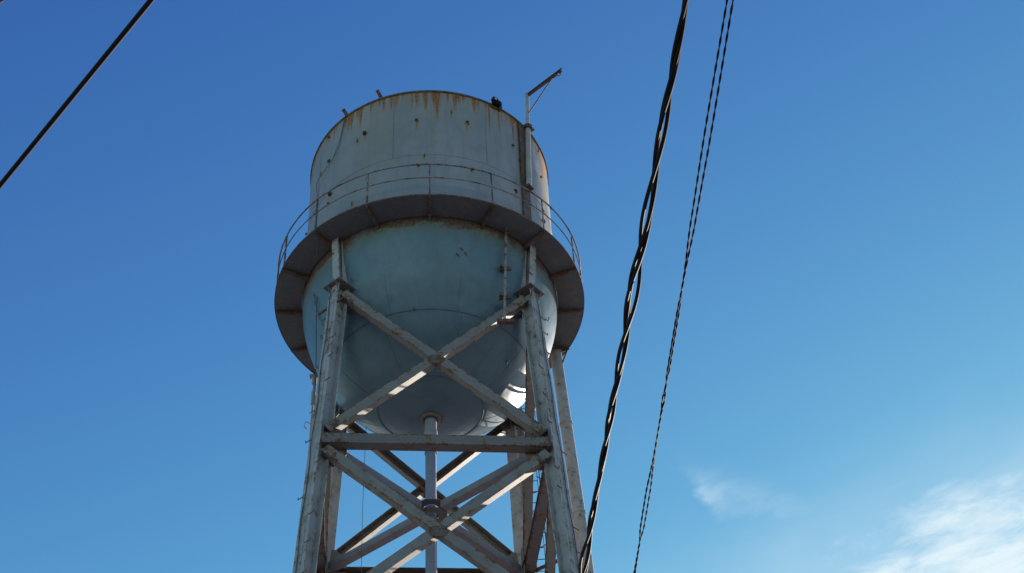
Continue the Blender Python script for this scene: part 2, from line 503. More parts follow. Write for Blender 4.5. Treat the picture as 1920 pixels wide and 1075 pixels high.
tank = attr_mesh('tank_wall', 900, prof, M_shell, tower, lambda p, z, r: (*stain_and_sun_at(p, z - ZB), 0.55 * math.exp(-(z - ZB) / 0.10)))
seam = MB()
for z in (2.1,):
    seam.lathe([(shell_r(z) + 0.006, ZB + z - 0.018), (shell_r(z) + 0.013, ZB + z - 0.008), (shell_r(z) + 0.013, ZB + z + 0.008), (shell_r(z) - .002, ZB + z + 0.018)], 256)
seam.build('weld_seam', M_shell, tank)
vs_ = MB()
for ph_, za, zb_ in ((-36, 0.02, 2.08), (9.5, 0.02, 2.08), (-12, 2.12, 4.38), (31, 2.12, 4.38), (-58, 2.12, 4.38), (62, 0.02, 2.08), (150, .02, 2.08), (-120, .02, 2.08), (120, 2.12, 4.38), (-150, 2.12, 4.38)):
    p0 = pol(ph_, shell_r(za) + 0.008, ZB + za); p1 = pol(ph_, shell_r(zb_) + 0.004, ZB + zb_)
    vs_ = MB(); vs_.tube([p0, p1], 0.006, 6); vs_.build('vertical_weld', M_shell, tank)
# rim angle and roof
rim = MB()
rim.lathe([(RT + 0.002, ZB + HT - 0.045), (RT + 0.030, ZB + HT - 0.042), (RT + 0.030, ZB + HT + 0.006), (RT - 0.02, ZB + HT + 0.012)], 256)
rim.build('rim', M_rusty, tank)
roof = MB()
roof.lathe([(RT - 0.02, ZB + HT + 0.010), (2.0, ZB + HT + 0.33), (1.0, ZB + HT + 0.60), (0.25, ZB + HT + 0.72), (0.24, ZB + HT + 0.80), (0.0, ZB + HT + 0.84)], 96)
roof.build('roof', M_shell, tower)

# lugs: small clips welded to the wall
def lug_mesh(phi, z, kind):
    r = shell_r(z) + 0.009
    o = pol(phi, r, ZB + z)
    n = pol(phi, 1, 0); t_ = Vector((0, 0, 1)).cross(n); up = Vector((0, 0, 1))
    mb = MB()
    ax = (t_, n, up)
    if kind == 0:
        mb.box(o + n * 0.035, 0.075, 0.07, 0.055, ax)
        mb.box(o + n * 0.05 + t_ * 0.05 - up * .02, 0.03, 0.03, 0.05, ax)
    elif kind == 1:
        for a, b, sx, sz in ((-0.06, 0, .02, .12), (0.06, 0.01, .02, .1), (0, 0.055, .14, .02), (0, -.045, .12, .02)):
            mb.box(o + n * 0.045 + t_ * a + up * b, sx, 0.09, sz, ax)
    elif kind == 2:
        mb.box(o + n * 0.03 + up * 0.05, 0.12, 0.06, 0.02, ax)
        mb.box(o + n * 0.03 - t_ * 0.055 + up * 0.0, 0.018, 0.06, 0.08, ax)
        mb.box(o + n * 0.03 + t_ * 0.045 + up * -0.02, 0.03, 0.045, 0.15, ax)
    else:
        mb.tube([o + n * 0.0 + up * 0.09, o + n * 0.05 + up * 0.08, o + n * 0.05 - up * 0.04, o + n * 0.025 - up * 0.06], 0.012, 6)
        mb.box(o + n * 0.02 - up * .06, 0.035, 0.05, 0.03, ax)
    mb.v = [tuple(o + (Vector(v) - o) * 0.60) for v in mb.v]
    return mb
for p_, z_, k_ in LUGS:
    lug_mesh(p_, z_, k_).build('bracket', M_rusty, tank)

# stub pipes leaning out over the rim
for p_, L in ((-37.4, 0.20), (-18.2, 0.24)):
    b = pol(p_, RT - 0.02, ZB + HT + 0.01)
    dirv = (pol(p_, 0.45, 0) + Vector((-0.30, 0, 1.0))).normalized()
    s_ = MB(); s_.tube([b - dirv * 0.05, b + dirv * L], 0.046, 12); s_.tube([b + dirv * (L - .03), b + dirv * (L + .015)], 0.054, 12)
    s_.tube([b + dirv * (L + .014), b + dirv * (L + 0.018)], 0.03, 12)
    s_.build('vent_stub', M_rusty, tank)

# --- bowl
ZS = ZB - 0.23
def bowl_fn(phi, z, r):
    d = ZB - z
    st = 0.0
    dirt = 0.0
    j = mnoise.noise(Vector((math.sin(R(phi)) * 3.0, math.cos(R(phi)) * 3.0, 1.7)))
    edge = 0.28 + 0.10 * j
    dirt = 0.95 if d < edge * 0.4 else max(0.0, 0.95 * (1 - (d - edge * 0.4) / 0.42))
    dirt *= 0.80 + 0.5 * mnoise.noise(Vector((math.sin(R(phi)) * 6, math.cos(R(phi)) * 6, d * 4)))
    j2 = mnoise.noise(Vector((math.sin(R(phi)) * 2.2 + 7, math.cos(R(phi)) * 2.2, 4.7)))
    st = max(0, (0.30 + 0.5 * j2)) * max(0, 1 - d / 0.7)
    # rust around rust-prone right front
    st = max(st, 0.8 * math.exp(-((phi - 30) / 12) ** 2) * max(0, 1 - d / 0.55))
    # legs' tops
    for i in range(4):
        a = math.degrees(math.atan2(radial(i).x, -radial(i).y))
        dp = (phi - a + 180) % 360 - 180
        dirt = max(dirt, 0.75 * math.exp(-(dp / 6.0) ** 2) * max(0, 1 - d / 1.5))
    # riser ring
    dirt = max(dirt, 0.55 * math.exp(-(r / 0.38) ** 4)) if d > 1 else dirt
    for p_, w_, L, s_ in ((-19, .6, 2.1, .45), (-33, .8, 1.5, .5), (11, .5, 1.3, .45), (24, .7, 1.7, .5), (31, .5, 1.0, .6), (-8, .4, 1.1, .5), (1, .35, .6, .6), (48, .7, 1.4, .5), (-11, 1.0, 1.6, .5), (17, .5, .8, .45), (-24, 1.2, 1.9, .35), (6, .4, .7, .4), (-4, .4, .9, .3), (38, .8, 1.2, .5)):
        dp = phi - p_
        if abs(dp) < 4 and d < L: st = max(st, 1.2 * s_ * math.exp(-(dp / w_) ** 2) * (1 - d / L))
    wash = 0.25 * max(0, 1 - d / 1.0)
    return min(st, 1.2), wash, dirt
BK = 1.075
prof = [(R0 - 0.004, ZB - 0.002), (R0 - 0.006, ZB - 0.10), (R0 - 0.012, ZB - 0.2)]
N = 84
for i in range(N + 1):
    a = (math.pi / 2) * i / N
    rr = RS + 0.060 * math.exp(-(a / 0.22) ** 2)
    if i == 0: rr = R0 - 0.02
    # lap plates: each course sits a little inside the one above
    if a > R(38): rr -= 0.010
    if a > R(66): rr -= 0.010
    prof.append((max(0.0, rr * math.cos(a)), ZS - rr * math.sin(a) * BK))
bowl = attr_mesh('tank_bowl', 360, prof, M_bowl, tower, bowl_fn)
# meridian welds
mw = MB()
for j, ph_ in enumerate(range(-170, 190, 36)):
    pts = []
    for i in range(0, 13):
        a = R(4 + 34 * i / 12)
        pts.append(pol(ph_ + 9, (RS + 0.001) * math.cos(a), ZS - (RS + 0.001) * BK * math.sin(a)))
    mw = MB(); mw.tube(pts, 0.0045, 5); mw.build('bowl_weld', M_weld, bowl)
for j, ph_ in enumerate(range(-180, 180, 45)):
    pts = []
    for i in range(0, 11):
        a = R(38.5 + 27 * i / 10)
        pts.append(pol(ph_ + 22, (RS - 0.009) * math.cos(a), ZS - (RS - 0.009) * BK * math.sin(a)))
    mw = MB(); mw.tube(pts, 0.0045, 5); mw.build('bowl_weld', M_weld, bowl)
for ad in (38.2, 66.2):
    q_ = R(ad); mw = MB()
    mw.tube([pol(x_, (RS - 0.003 if ad < 50 else RS - .013) * math.cos(q_), ZS - (RS - 0.003 if ad < 50 else RS - .013) * BK * math.sin(q_)) for x_ in range(0, 361, 3)], 0.0065, 5, False); mw.build('bowl_weld', M_weld, bowl)
# small lugs left on the bowl
for nx, ny, nz in ((-.37, .43, -.82), (-.24, .39, -.89), (-.06, -.79, -.61), (.30, -.93, -.19), (-.79, -.38, -.48), (-.85, -.09, -.52), (.60, -.31, -.74), (.33, -.92, -.22), (.27, -.93, -.24),
                   (.86, -.05, -.50), (.90, .05, -.42), (-.53, -.80, -.30), (.93, -.22, -.3)):
    n = Vector((nx, ny, nz)).normalized(); c = Vector((0, 0, ZS)) + Vector((n.x, n.y, n.z * BK)) * (RS - 0.005 + (-0.008 if nz < -.6 else 0))
    t_ = n.orthogonal().normalized(); b_ = n.cross(t_)
    l_ = MB(); l_.tube([c - n * .02, c + n * 0.05, c + n * 0.055 + b_ * 0.05, c + n * 0.04 + b_ * .075], 0.012, 6)
    l_.build('hook', M_rusty, bowl)
# collar round the riser
col = MB()
zb0 = ZS - (RS - 0.02) * BK
col.lathe([(0.22, zb0 + 0.16), (0.235, zb0 + 0.02), (0.235, zb0 - 0.035), (0.15, zb0 - 0.035), (0.15, zb0 + 0.16)], 48, close=True)
col.build('riser_flange', M_strut, bowl)

# --- balcony
floor_ = MB()
floor_.lathe([(R0 + 0.012, ZB - 0.012), (RB, ZB - 0.012), (RB, ZB + 0.010), (R0 + 0.012, ZB + 0.010)], 192, close=True, smooth=False)
balc = floor_.build('balcony_floor', M_deck, tower)
ed = MB()
ed.lathe([(RB + 0.001, ZB - 0.022), (RB + 0.008, ZB - 0.022), (RB + 0.008, ZB + 0.02), (RB + 0.001, ZB + 0.02)], 192, close=True, smooth=False)
ed.build('kick_edge', M_rusty, balc)
POST = [4.5 + 22.5 * i for i in range(16)]
for i, ph_ in enumerate(POST):
    n = pol(ph_, 1, 0); t_ = Vector((0, 0, 1)).cross(n)
    s_ = MB()
    # tapering bracket: web + bottom flange
    a, b = R0 + 0.004, RB - 0.005
    zt, zo, zi = ZB - 0.013, ZB - 0.055, ZB - 0.16
    w = 0.008
    vs = []
    for s2 in (-w, w):
        vs += [n * a + t_ * s2 + Vector((0, 0, zt)), n * b + t_ * s2 + Vector((0, 0, zt)), n * b + t_ * s2 + Vector((0, 0, zo)), n * a + t_ * s2 + Vector((0, 0, zi))]
    s_.add(vs, [(0, 1, 2, 3), (7, 6, 5, 4), (0, 4, 5, 1), (1, 5, 6, 2), (2, 6, 7, 3), (3, 7, 4, 0)])
    p0 = n * a + Vector((0, 0, zi - .006)); p1 = n * (b - 0.002) + Vector((0, 0, zo - .006))
    s_.beam(p0, p1, (0, 0, 1), rect(0.055, 0.010))
    s_.build('bracket_rib', M_rusty if i not in (0, 2, 15) else M_strut, balc)
# railing
rail = MB()
rail.lathe([(RB - 0.012 + 0.019 * math.cos(a), ZB + 1.03 + 0.019 * math.sin(a)) for a in [2 * math.pi * q / 8 for q in range(8)]], 160, close=True)
rl = rail.build('railing', M_rail, tower)
r2 = MB()
r2.lathe([(RB - 0.012 + 0.014 * math.cos(a), ZB + 0.58 + 0.014 * math.sin(a)) for a in [2 * math.pi * q / 8 for q in range(8)]], 160, close=True)
r2.build('middle_rail', M_rail, rl)
for ph_ in POST:
    s_ = MB()
    n = pol(ph_, 1, 0); t_ = Vector((0, 0, 1)).cross(n)
    ln = random.uniform(-0.02, 0.02)
    s_.beam(pol(ph_, RB - 0.030, ZB + 0.012), pol(ph_ + ln * 10, RB - 0.032 + ln * .3, ZB + 1.045), n, angle_sec(0.036, 0.036, 0.008))
    s_.build('post', M_rail, rl)

# --- legs
FACE = [Vector((math.sin(YAW), -math.cos(YAW), 0)), Vector((math.cos(YAW), math.sin(YAW), 0)), Vector((-math.sin(YAW), math.cos(YAW), 0)), Vector((-math.cos(YAW), -math.sin(YAW), 0))]
LEGW, LEGD = 0.29, 0.31
for i in range(4):
    rd = radial(i); tg = Vector((0, 0, 1)).cross(rd)
    lg = MB()
    lg.beam(corner(i, 0.35), corner(i, ZCAP - 0.015), rd, hsec(LEGW, LEGD, 0.022))
    leg = lg.build('leg', M_leg, tower, 0.004)
    # splice strips seen as dark seams on the outer flange
    sp_ = MB()
    a0 = corner(i, 3) + rd * (LEGD / 2 + 0.010)
    for z0, z1 in ((Z2 + 0.3, Z1 - 0.35), (Z1 + 0.25, ZCAP - 0.5)):
        p0 = corner(i, z0) + rd * (LEGD / 2 + 0.006); p1 = corner(i, z1) + rd * (LEGD / 2 + 0.006)
        sp_.beam(p0 + tg * 0.035, p1 + tg * 0.035, rd, rect(0.055, 0.012))
        sp_.beam(p0 - tg * 0.085, p1 - tg * 0.085, rd, rect(0.045, 0.012))
    sp_.build('cover_strip', M_leg, leg)
    # cap plate, level, one corner towards the outside
    cp = MB()
    ax = (tg, rd, Vector((0, 0, 1)))
    c = corner(i, ZCAP)
    cp.box(c, 0.50, 0.52, 0.022, ax)
    cp.build('cap_plate', M_strut, leg, 0.003)
    for s2 in (-1, 1):      # stiffener fins under the plate
        gs = MB()
        q0 = c + tg * s2 * 0.12
        gs.add([q0 + Vector((0, 0, -.013)) + rd * .16, q0 + Vector((0, 0, -.013)) + rd * .25, q0 + Vector((0, 0, -.25)) + rd * .16,
                q0 + tg * .012 + Vector((0, 0, -.013)) + rd * .16, q0 + tg * .012 + Vector((0, 0, -.013)) + rd * .25, q0 + tg * .012 + Vector((0, 0, -.25)) + rd * .16],
               [(0, 1, 2), (5, 4, 3), (0, 3, 4, 1), (1, 4, 5, 2), (2, 5, 3, 0)])
        gs.build('fin', M_strut, leg)
    # upper leg: two flanges and web rising to the balcony, welded to the tank
    ul = MB()
    top = Vector((rd.x * 3.06, rd.y * 3.06, ZB - 0.02))
    bot = c + Vector((0, 0, 0.012)) + rd * 0.0
    ul.beam(bot, top, rd, hsec(0.20, 0.20, 0.016))
    ul.build('leg_head', M_leg, leg, 0.003)
    fn = MB()
    # shear plates between leg head and bowl
    for s2 in (-1, 1):
        q0 = bot + tg * s2 * 0.085; q1 = top + tg * s2 * 0.085
        fn.beam(q0 - rd * 0.10, q1 - rd * 0.10, rd, rect(0.012, 0.16))
    fn.build('shear_plate', M_leg, leg)
    # base plate and footing
    bp = MB(); bp.box(corner(i, 0.335), 0.6, 0.6, 0.03, ax); bp.build('base_plate', M_strut, leg)
    ft = MB(); ft.box(corner(i, 0.16), 1.1, 1.1, 0.32, ax); ft.build('footing', M_conc, leg, 0.02)
    # climbing bolts
    rb_ = random.Random(20 + i)
    z = Z2 - 1
    while z < ZB - 0.25:
        side = rb_.choice((-1, 1))
        if z < ZCAP - .1:
            base = corner(i, z) + rd * (LEGD / 2 - 0.01)
            e0 = base + tg * side * (LEGW / 2 - 0.05) + rd * 0.012
            e1 = base + tg * side * (LEGW / 2 + 0.10) + rd * 0.02 + Vector((0, 0, rb_.uniform(-.02, .02)))
        else:
            k2 = (z - ZCAP) / (ZB - ZCAP)
            base = bot.lerp(top, k2) + rd * 0.10
            e0 = base + tg * side * 0.02 + rd * 0.01; e1 = base + tg * side * 0.17 + rd * 0.02
        b_ = MB(); b_.tube([e0, e1], 0.011, 6)
        if rb_.random() < 0.5: b_.tube([e1, e1 + Vector((0, 0, .05))], 0.010, 6)
        b_.build('step_bolt', M_rusty, leg)
        z += rb_.uniform(0.42, 0.85)
    for b2 in range(5):
        z = Z1 + 0.35 + b2 * 0.1
        # wiring clip lines along the flange
    if i in (0, 1):
        w_ = MB()
        pts = []
        for q in range(40):
            z = Z2 - 2 + (ZCAP + 0.2 - Z2 + 2) * q / 39
            pts.append(corner(i, z) + rd * (LEGD / 2 + 0.03) + tg * (0.02 + 0.018 * math.sin(q * 0.9 + i) ) * (1 if i else -1.6))
        w_.tube(pts, 0.009, 5)
        w_.build('leg_wire', M_wire, leg)

# --- struts and braces
levels = [ZCAP, Z1, Z2, Z3, Z4]
def fcorner(i, z, fi, inset=0.0):
    return corner(i, z)
INS = 0.10
for li, z in enumerate((Z1, Z2, Z3, Z4)):
    for fi in range(4):
        n = FACE[fi]
        a, b = corner(fi, z), corner((fi + 1) % 4, z)
        w = (b - a).normalized()
        off = n * (0.055 + 0.0015 * fi)
        s_ = MB()
        s_.beam(a + w * 0.03 + off, b - w * 0.03 + off, n, chan(0.23, 0.24))
        for q in range(9):
            for e, sg in ((a, 1), (b, -1)):
                c_ = e + w * sg * (0.20 + 0.07 * q) + off + n * 0.121 + Vector((0, 0, 0.06 if q % 2 else -0.06))
                s_.tube([c_ - n * 0.010, c_ + n * 0.012], 0.015, 6)
        s_.build('strut', M_strut, tower)
gn = 0
for li in range(4):
    zt, zl = levels[li], levels[li + 1]
    for fi in range(4):
        n = FACE[fi]
        j = (fi + 1) % 4
        topin = 0.16 if li == 0 else 0.14
        A0, B0 = corner(fi, zl + 0.16), corner(j, zl + 0.16)
        A1, B1 = corner(fi, zt - topin), corner(j, zt - topin)
        w = (B0 - A0).normalized()
        for kk, (p, q, sg) in enumerate(((A0, B1, 1), (B0, A1, -1))):
            off = n * (0.03 + 0.018 * kk + 0.0013 * fi)
            dv = (q - p).normalized()
            s_ = MB()
            s_.beam(p + dv * 0.16 + off, q - dv * 0.14 + off, n, chan(0.20, 0.19))
            for h_ in range(14):
                c_ = p.lerp(q, 0.10 + 0.8 * h_ / 13) + off + n * 0.096 + n.cross(dv) * (0.05 if h_ % 2 else -0.05)
                s_.tube([c_ - n * 0.010, c_ + n * 0.010], 0.014, 6)
            s_.build('brace', M_brace, tower)
        # node plate where the two cross
        c_ = (A0 + B1 + B0 + A1) / 4
        g_ = MB()
        nn = n * (0.03 + 0.018 + 0.095 + 0.010 + 0.0013 * fi)
        up = (A1 + B1 - A0 - B0).normalized()
        pts = [(-.19, 0), (-.10, .12), (.10, .12), (.19, 0), (.10, -.12), (-.10, -.12)]
        vs = [c_ + nn + w * x + up * y for x, y in pts] + [c_ + nn + n * 0.012 + w * x + up * y for x, y in pts]
        g_.add(vs, [tuple(range(6)), tuple(range(11, 5, -1))] + [(q_, (q_ + 1) % 6, (q_ + 1) % 6 + 6, q_ + 6) for q_ in range(6)])
        g_.build('node_plate', M_rusty, tower, 0.002)
        # gussets at the four ends of the braces
        for e, sg, vz in ((corner(fi, zl), 1, 1), (corner(j, zl), -1, 1), (corner(fi, zt), 1, -1), (corner(j, zt), -1, -1)):
            if li == 0 and vz < 0: e = e + Vector((0, 0, -0.02))
            o_ = e + n * (0.03 - 0.11 + 0.0017 * vz) + Vector((0, 0, 0.0))
            u2 = Vector((0, 0, vz))
            P_ = [(0.08, 0.05), (0.52, 0.05), (0.52, 0.22), (0.28, 0.52), (0.08, 0.52)]
            vs = [o_ + w * sg * x + u2 * y for x, y in P_] + [o_ - n * 0.014 + w * sg * x + u2 * y for x, y in P_]
            g_ = MB(); g_.add(vs, [tuple(range(5)), tuple(range(9, 4, -1))] + [(q_, (q_ + 1) % 5, (q_ + 1) % 5 + 5, q_ + 5) for q_ in range(5)])
            g_.build('gusset', M_strut, tower)
# level bracing in plan at each storey
for li, z in enumerate((Z1, Z2, Z3, Z4)):
    for kk, (i, j) in enumerate(((0, 2), (1, 3))):
        a, b = corner(i, z), corner(j, z)
        dv = (b - a).normalized()
        for e0, e1 in ((a + dv * 0.25, (a + b) / 2 - dv * 0.33), (b - dv * 0.25, (a + b) / 2 + dv * 0.33)):
            s_ = MB()
            s_.beam(e0 + Vector((0, 0, 0.004 * kk)), e1 + Vector((0, 0, 0.004 * kk)), (0, 0, 1), [(x, -y) for x, y in chan(0.19, 0.17)][::-1])
            s_.build('plan_brace', M_plan, tower, 0.003)
    hub = MB()
    a8 = [(0.36 * math.cos(R(22.5 + 45 * q) + YAW), 0.36 * math.sin(R(22.5 + 45 * q) + YAW)) for q in range(8)]
    b8 = [(0.165 * math.cos(R(22.5 + 45 * q) + YAW), 0.165 * math.sin(R(22.5 + 45 * q) + YAW)) for q in range(8)]
    for zz in (z - 0.105, z + 0.105):
        vs = [(x, y, zz - .006) for x, y in a8] + [(x, y, zz - .006) for x, y in b8] + [(x, y, zz + .006) for x, y in a8] + [(x, y, zz + .006) for x, y in b8]
        fs = []
        for q in range(8):
            q2 = (q + 1) % 8
            fs += [(q, q2, q2 + 8, q + 8), (q + 16, q + 24, q2 + 24, q2 + 16), (q, q + 16, q2 + 16, q2), (q + 8, q2 + 8, q2 + 24, q + 24)]
        hub.add(vs, fs)
    hub.build('hub_plate', M_strut, tower)

# --- riser
rz = MB()
rz.lathe([(0.0, 0.02), (0.118, 0.02), (0.118, zb0 - 0.9), (0.118, zb0 - 0.9), (0.148, zb0 - 0.76), (0.148, zb0 - 0.36), (0.132, zb0 - 0.30), (0.132, zb0 + 0.06), (0.0, zb0 + 0.06)], 40)
riser = rz.build('riser_pipe', M_riser, tower)
for z in (zb0 - 0.93, Z2 - 0.5, Z3 - 1.0, 6.0):
    fl = MB(); fl.lathe([(0.119, z - 0.03), (0.135, z - 0.03), (0.135, z + 0.03), (0.119, z + 0.03)], 40, close=True)
    fl.build('collar', M_riser, riser)

# --- overflow pipe on the right
ptop = Vector((2.923, 1.664, ZB - 0.014)); pdir = Vector((0.045, 0.0, -1.0))
pb = ptop + pdir * (ZB - 0.05)
op = MB(); op.tube([ptop, ptop + pdir * 1.5, ptop + pdir * 6, pb], 0.140, 28)
ovf = op.build('overflow_pipe', M_pipe, tower)
for dz in (2.33, 4.88, 9.4, 14.0):
    c = MB(); a = ptop + pdir * dz
    c.tube([a - pdir * 0.03, a + pdir * 0.03], 0.155, 28); c.build('collar', M_pipe, ovf)
for dz in (5.83, 10.3, 14.8, 19.3):
    c = MB(); a = ptop + pdir * dz
    cc = corner(1, ZB - dz) if False else corner(2, ZB - dz)
    c.beam(a, cc, (0, 0, 1), rect(0.06, 0.06)); c.build('pipe_clamp', M_rusty, ovf)
c = MB(); c.tube([ptop + Vector((0.12, -0.05, -0.55)), ptop + Vector((0.30, -0.02, -0.02))], 0.022, 8)
c.tube([ptop + Vector((0.10, -0.05, -0.12)), ptop + Vector((0.34, -0.02, -0.03))], 0.018, 8)
c.build('stay', M_rusty, ovf)
cd = MB(); a = ptop + Vector((-0.30, -0.10, 0)); cd.tube([a, a + pdir * 24], 0.035, 10); cd.build('conduit', M_mast, tower)

# --- conduit on the left, under the balcony
cl_ = MB(); a = Vector((-3.02, 2.06, ZB - 0.014))
cl_.tube([a, a + Vector((0, 0, -0.9)), a + Vector((0.01, 0, -6)), a + Vector((0.02, 0, -24.5))], 0.030, 10)
lc = cl_.build('conduit', M_mast, tower)
j = MB(); j.tube([a + Vector((0, 0, -0.02)), a + Vector((0, 0, -0.30))], 0.060, 12); j.box(a + Vector((-.02, 0, -0.05)), .2, .12, .06)
j.build('junction_box', M_mast, lc)
j = MB(); j.tube([a + Vector((0, 0, -0.55)), a + Vector((0, 0, -0.95))], 0.055, 12); j.build('coupling', M_mast, lc)
hk = MB(); a2 = a + Vector((-.02, 0, -1.55)); hk.tube([a2, a2 + Vector((-.12, 0, .08)), a2 + Vector((-.15, 0, -.08)), a2 + Vector((-.08, 0, -.16))], 0.010, 6); hk.build('hook', M_rusty, lc)

# --- thin drain pipe on the front right
dp_ = MB()
d0 = Vector((1.90, -2.49, ZB - 0.014)); d1 = Vector((1.755, -2.14, ZB - 2.50))
dp_.tube([d0, d0.lerp(d1, .5), d1], 0.030, 12)
drain = dp_.build('drain_pipe', M_rail, tower)
for tt in (0.43, 0.74):
    c = d0.lerp(d1, tt); b_ = MB()
    b_.box(c + Vector((0.0, 0.06, 0)), 0.26, 0.05, 0.09); b_.box(c + Vector((-0.09, -0.02, 0.03)), 0.06, 0.06, 0.08)
    b_.tube([c + Vector((0, .04, 0)), c + Vector((-0.02, 0.55, 0.02))], 0.02, 6)
    b_.build('pipe_bracket', M_rusty, drain)
b_ = MB(); b_.box(d1 + Vector((0.02, 0, -0.03)), 0.36, 0.10, 0.09, (FACE[1], -FACE[0], Vector((0, 0, 1)))); b_.build('end_bracket', M_rusty, drain)
# short angle bar bolted to the front left leg
bb = MB(); c = corner(0, ZCAP - 0.62); bb.beam(c + Vector((-0.42, 0.18, 0.0)), c + Vector((0.18, -0.30, 0.0)), (0, 0, 1), angle_sec(0.06, 0.06, 0.012))
bb.build('angle_bar', M_rusty, tower)

# --- caged ladder beside the rear right leg
lad = MB()
def lp(z, dx, dy):
    return corner(2, z) + Vector((0.23 + (ZCAP - z) * 0.012 + dx, 0.12 + dy, 0))
ZL0, ZL1 = 2.2, ZB + 0.9
for s2 in (-0.2, 0.2):
    lad.beam(lp(ZL0, s2, 0), lp(ZL1, s2, 0), (0, 1, 0), rect(0.012, 0.055))
ladder = lad.build('ladder', M_rusty, tower)
z = ZL0 + 0.15
while z < ZL1 - 0.05:
    r_b = MB(); r_b.tube([lp(z, -0.2, 0), lp(z, 0.2, 0)], 0.011, 6)
    if Z2 - 3 < z: r_b.build('rung', M_rusty, ladder)
    z += 0.30
cg = MB()
z = ZL0 + 0.3
HP = []
while z < ZL1:
    pts = [lp(z, 0.33 * math.sin(a), 0.30 - 0.42 * math.cos(a) if False else 0.36 + 0.36 * -math.cos(a)) for a in [R(-150 + 300 * q / 16) + math.pi * 0 for q in range(17)]]
    pts = [lp(z, 0.34 * math.sin(a), 0.34 - 0.36 * math.cos(a)) for a in [R(35 + 290 * q / 16) for q in range(17)]]
    cgb = MB(); cgb.tube(pts, 0.013, 6)
    if z > Z2 - 3: cgb.build('cage_hoop', M_rusty, ladder)
    z += 0.75
for a in (R(70), R(125), R(180), R(235), R(290)):
    c_ = MB(); c_.beam(lp(ZL0 + .3, 0.335 * math.sin(a), 0.34 - 0.355 * math.cos(a)), lp(ZL1 - .1, 0.335 * math.sin(a), 0.34 - 0.355 * math.cos(a)), (math.sin(a), -math.cos(a), 0), rect(0.035, 0.008))
    c_.build('cage_bar', M_rusty, ladder)

# --- davit on the rim
c0 = Vector((2.494, -1.924, ZB + 1.947)); c1_ = Vector((2.584, -1.748, ZB + 4.376))
n_ = pol(56, 1, 0); t_ = Vector((0, 0, 1)).cross(n_)
axis = (c1_ - c0).normalized()
c2_ = c1_ + axis * 1.48
mst = MB(); mst.tube([c0 + axis * 0.03, c1_ - axis * 0.02], 0.066, 16)
dav = mst.build('davit', M_mast, tower)
ms2 = MB(); ms2.tube([c1_ + axis * .03, c2_], 0.047, 16); ms2.tube([c2_, c2_ + axis * .02], 0.052, 16); ms2.build('mast', M_mast, dav)
arm_d = Vector((math.cos(R(40)), -math.sin(R(40)), 0.0))
ar = MB(); ar.beam(c2_ - axis * .05 + arm_d * .04, c2_ - axis * .05 + arm_d * 1.13, (0, 0, 1), hsec(0.065, 0.085, 0.012)); arm = ar.build('arm', M_rusty, dav)
br_ = MB(); br_.tube([c2_ - axis * 0.86 + arm_d * 0.05, c2_ - axis * 0.10 + arm_d * 0.86], 0.017, 8); br_.build('arm_stay', M_rusty, dav)
hk = MB(); he = c2_ - axis * .10 + arm_d * 1.08
hk.tube([he + Vector((0.045 * math.sin(a), 0, -0.07 + 0.055 * math.cos(a))) for a in [2 * math.pi * q / 12 for q in range(13)]], 0.012, 6)
hk.build('hook', M_rusty, dav)
hk = MB(); hk.box(c2_ - axis * .03 + arm_d * 1.145, 0.045, 0.045, 0.14); hk.build('end_stop', M_rusty, dav)
cl2 = MB()
cl2.tube([c1_ - axis * 0.07, c1_ + axis * 0.04], 0.12, 16)
cl2.box(c1_ + n_ * -0.02 + t_ * 0.02, 0.26, 0.24, 0.045, (t_, n_, Vector((0, 0, 1))))
cl2.build('clamp', M_rusty, dav)
c = MB(); c.box(c0 + Vector((0, 0, -0.0)) + n_ * -0.03, 0.20, 0.22, 0.05, (t_, n_, Vector((0, 0, 1)))); c.build('seat_bracket', M_rusty, dav)
# flat backing strip on the wall beside the mast
bs = MB(); bs.beam(pol(52.2, shell_r(1.0) + 0.034, ZB + 0.05), pol(52.8, RT + 0.026, ZB + HT - 0.06), pol(52.5, 1, 0), rect(0.27, 0.040)); bs.build('backing_strip', M_rusty, tank)

# ------------------------------------------------------------------ things on the tower
def world_of(v): return Vector(v) + Vector((TX, TY, 0))
def thing(name, loc, label, cat, group=None):
    e = bpy.data.objects.new(name, None); sc.collection.objects.link(e); e.location = loc
    return tag(e, label, cat, group)
fl_ = world_of(pol(36.0, RT + 0.02, ZB + HT + 0.03))
T_ = thing('floodlight', fl_, 'small dark floodlight clamped on the rusty rim of the tank', 'floodlight')
n_ = pol(36, 1, 0); t_ = Vector((0, 0, 1)).cross(n_); ax = (t_, n_, Vector((0, 0, 1)))
h_ = MB(); h_.box(n_ * 0.05 + t_ * 0.02, 0.20, 0.13, 0.17, ax); h_.tube([t_ * -0.06 + n_ * 0.06 + Vector((0, 0, .02)), t_ * -0.06 + n_ * 0.15 + Vector((0, 0, .03))], 0.085, 14)
h_.build('housing', M_cable, T_, 0.01)
k = MT('lamp_glass'); M_glass = k.done((0.55, 0.55, 0.52), 0.15)
h_ = MB(); h_.tube([t_ * -0.06 + n_ * 0.151 + Vector((0, 0, .03)), t_ * -0.06 + n_ * 0.158 + Vector((0, 0, .03))], 0.035, 14); h_.build('lens', M_glass, T_)
h_ = MB(); h_.box(t_ * 0.13 + n_ * 0.05 + Vector((0, 0, -.04)), 0.04, 0.12, 0.22, ax); h_.tube([t_ * 0.13 + Vector((0, 0, .05)), t_ * 0.17 + Vector((0, 0, .14))], 0.012, 6)
h_.box(t_ * 0.02 + Vector((0, 0, -.12)), 0.30, 0.05, 0.05, ax); h_.build('bracket', M_rusty, T_)

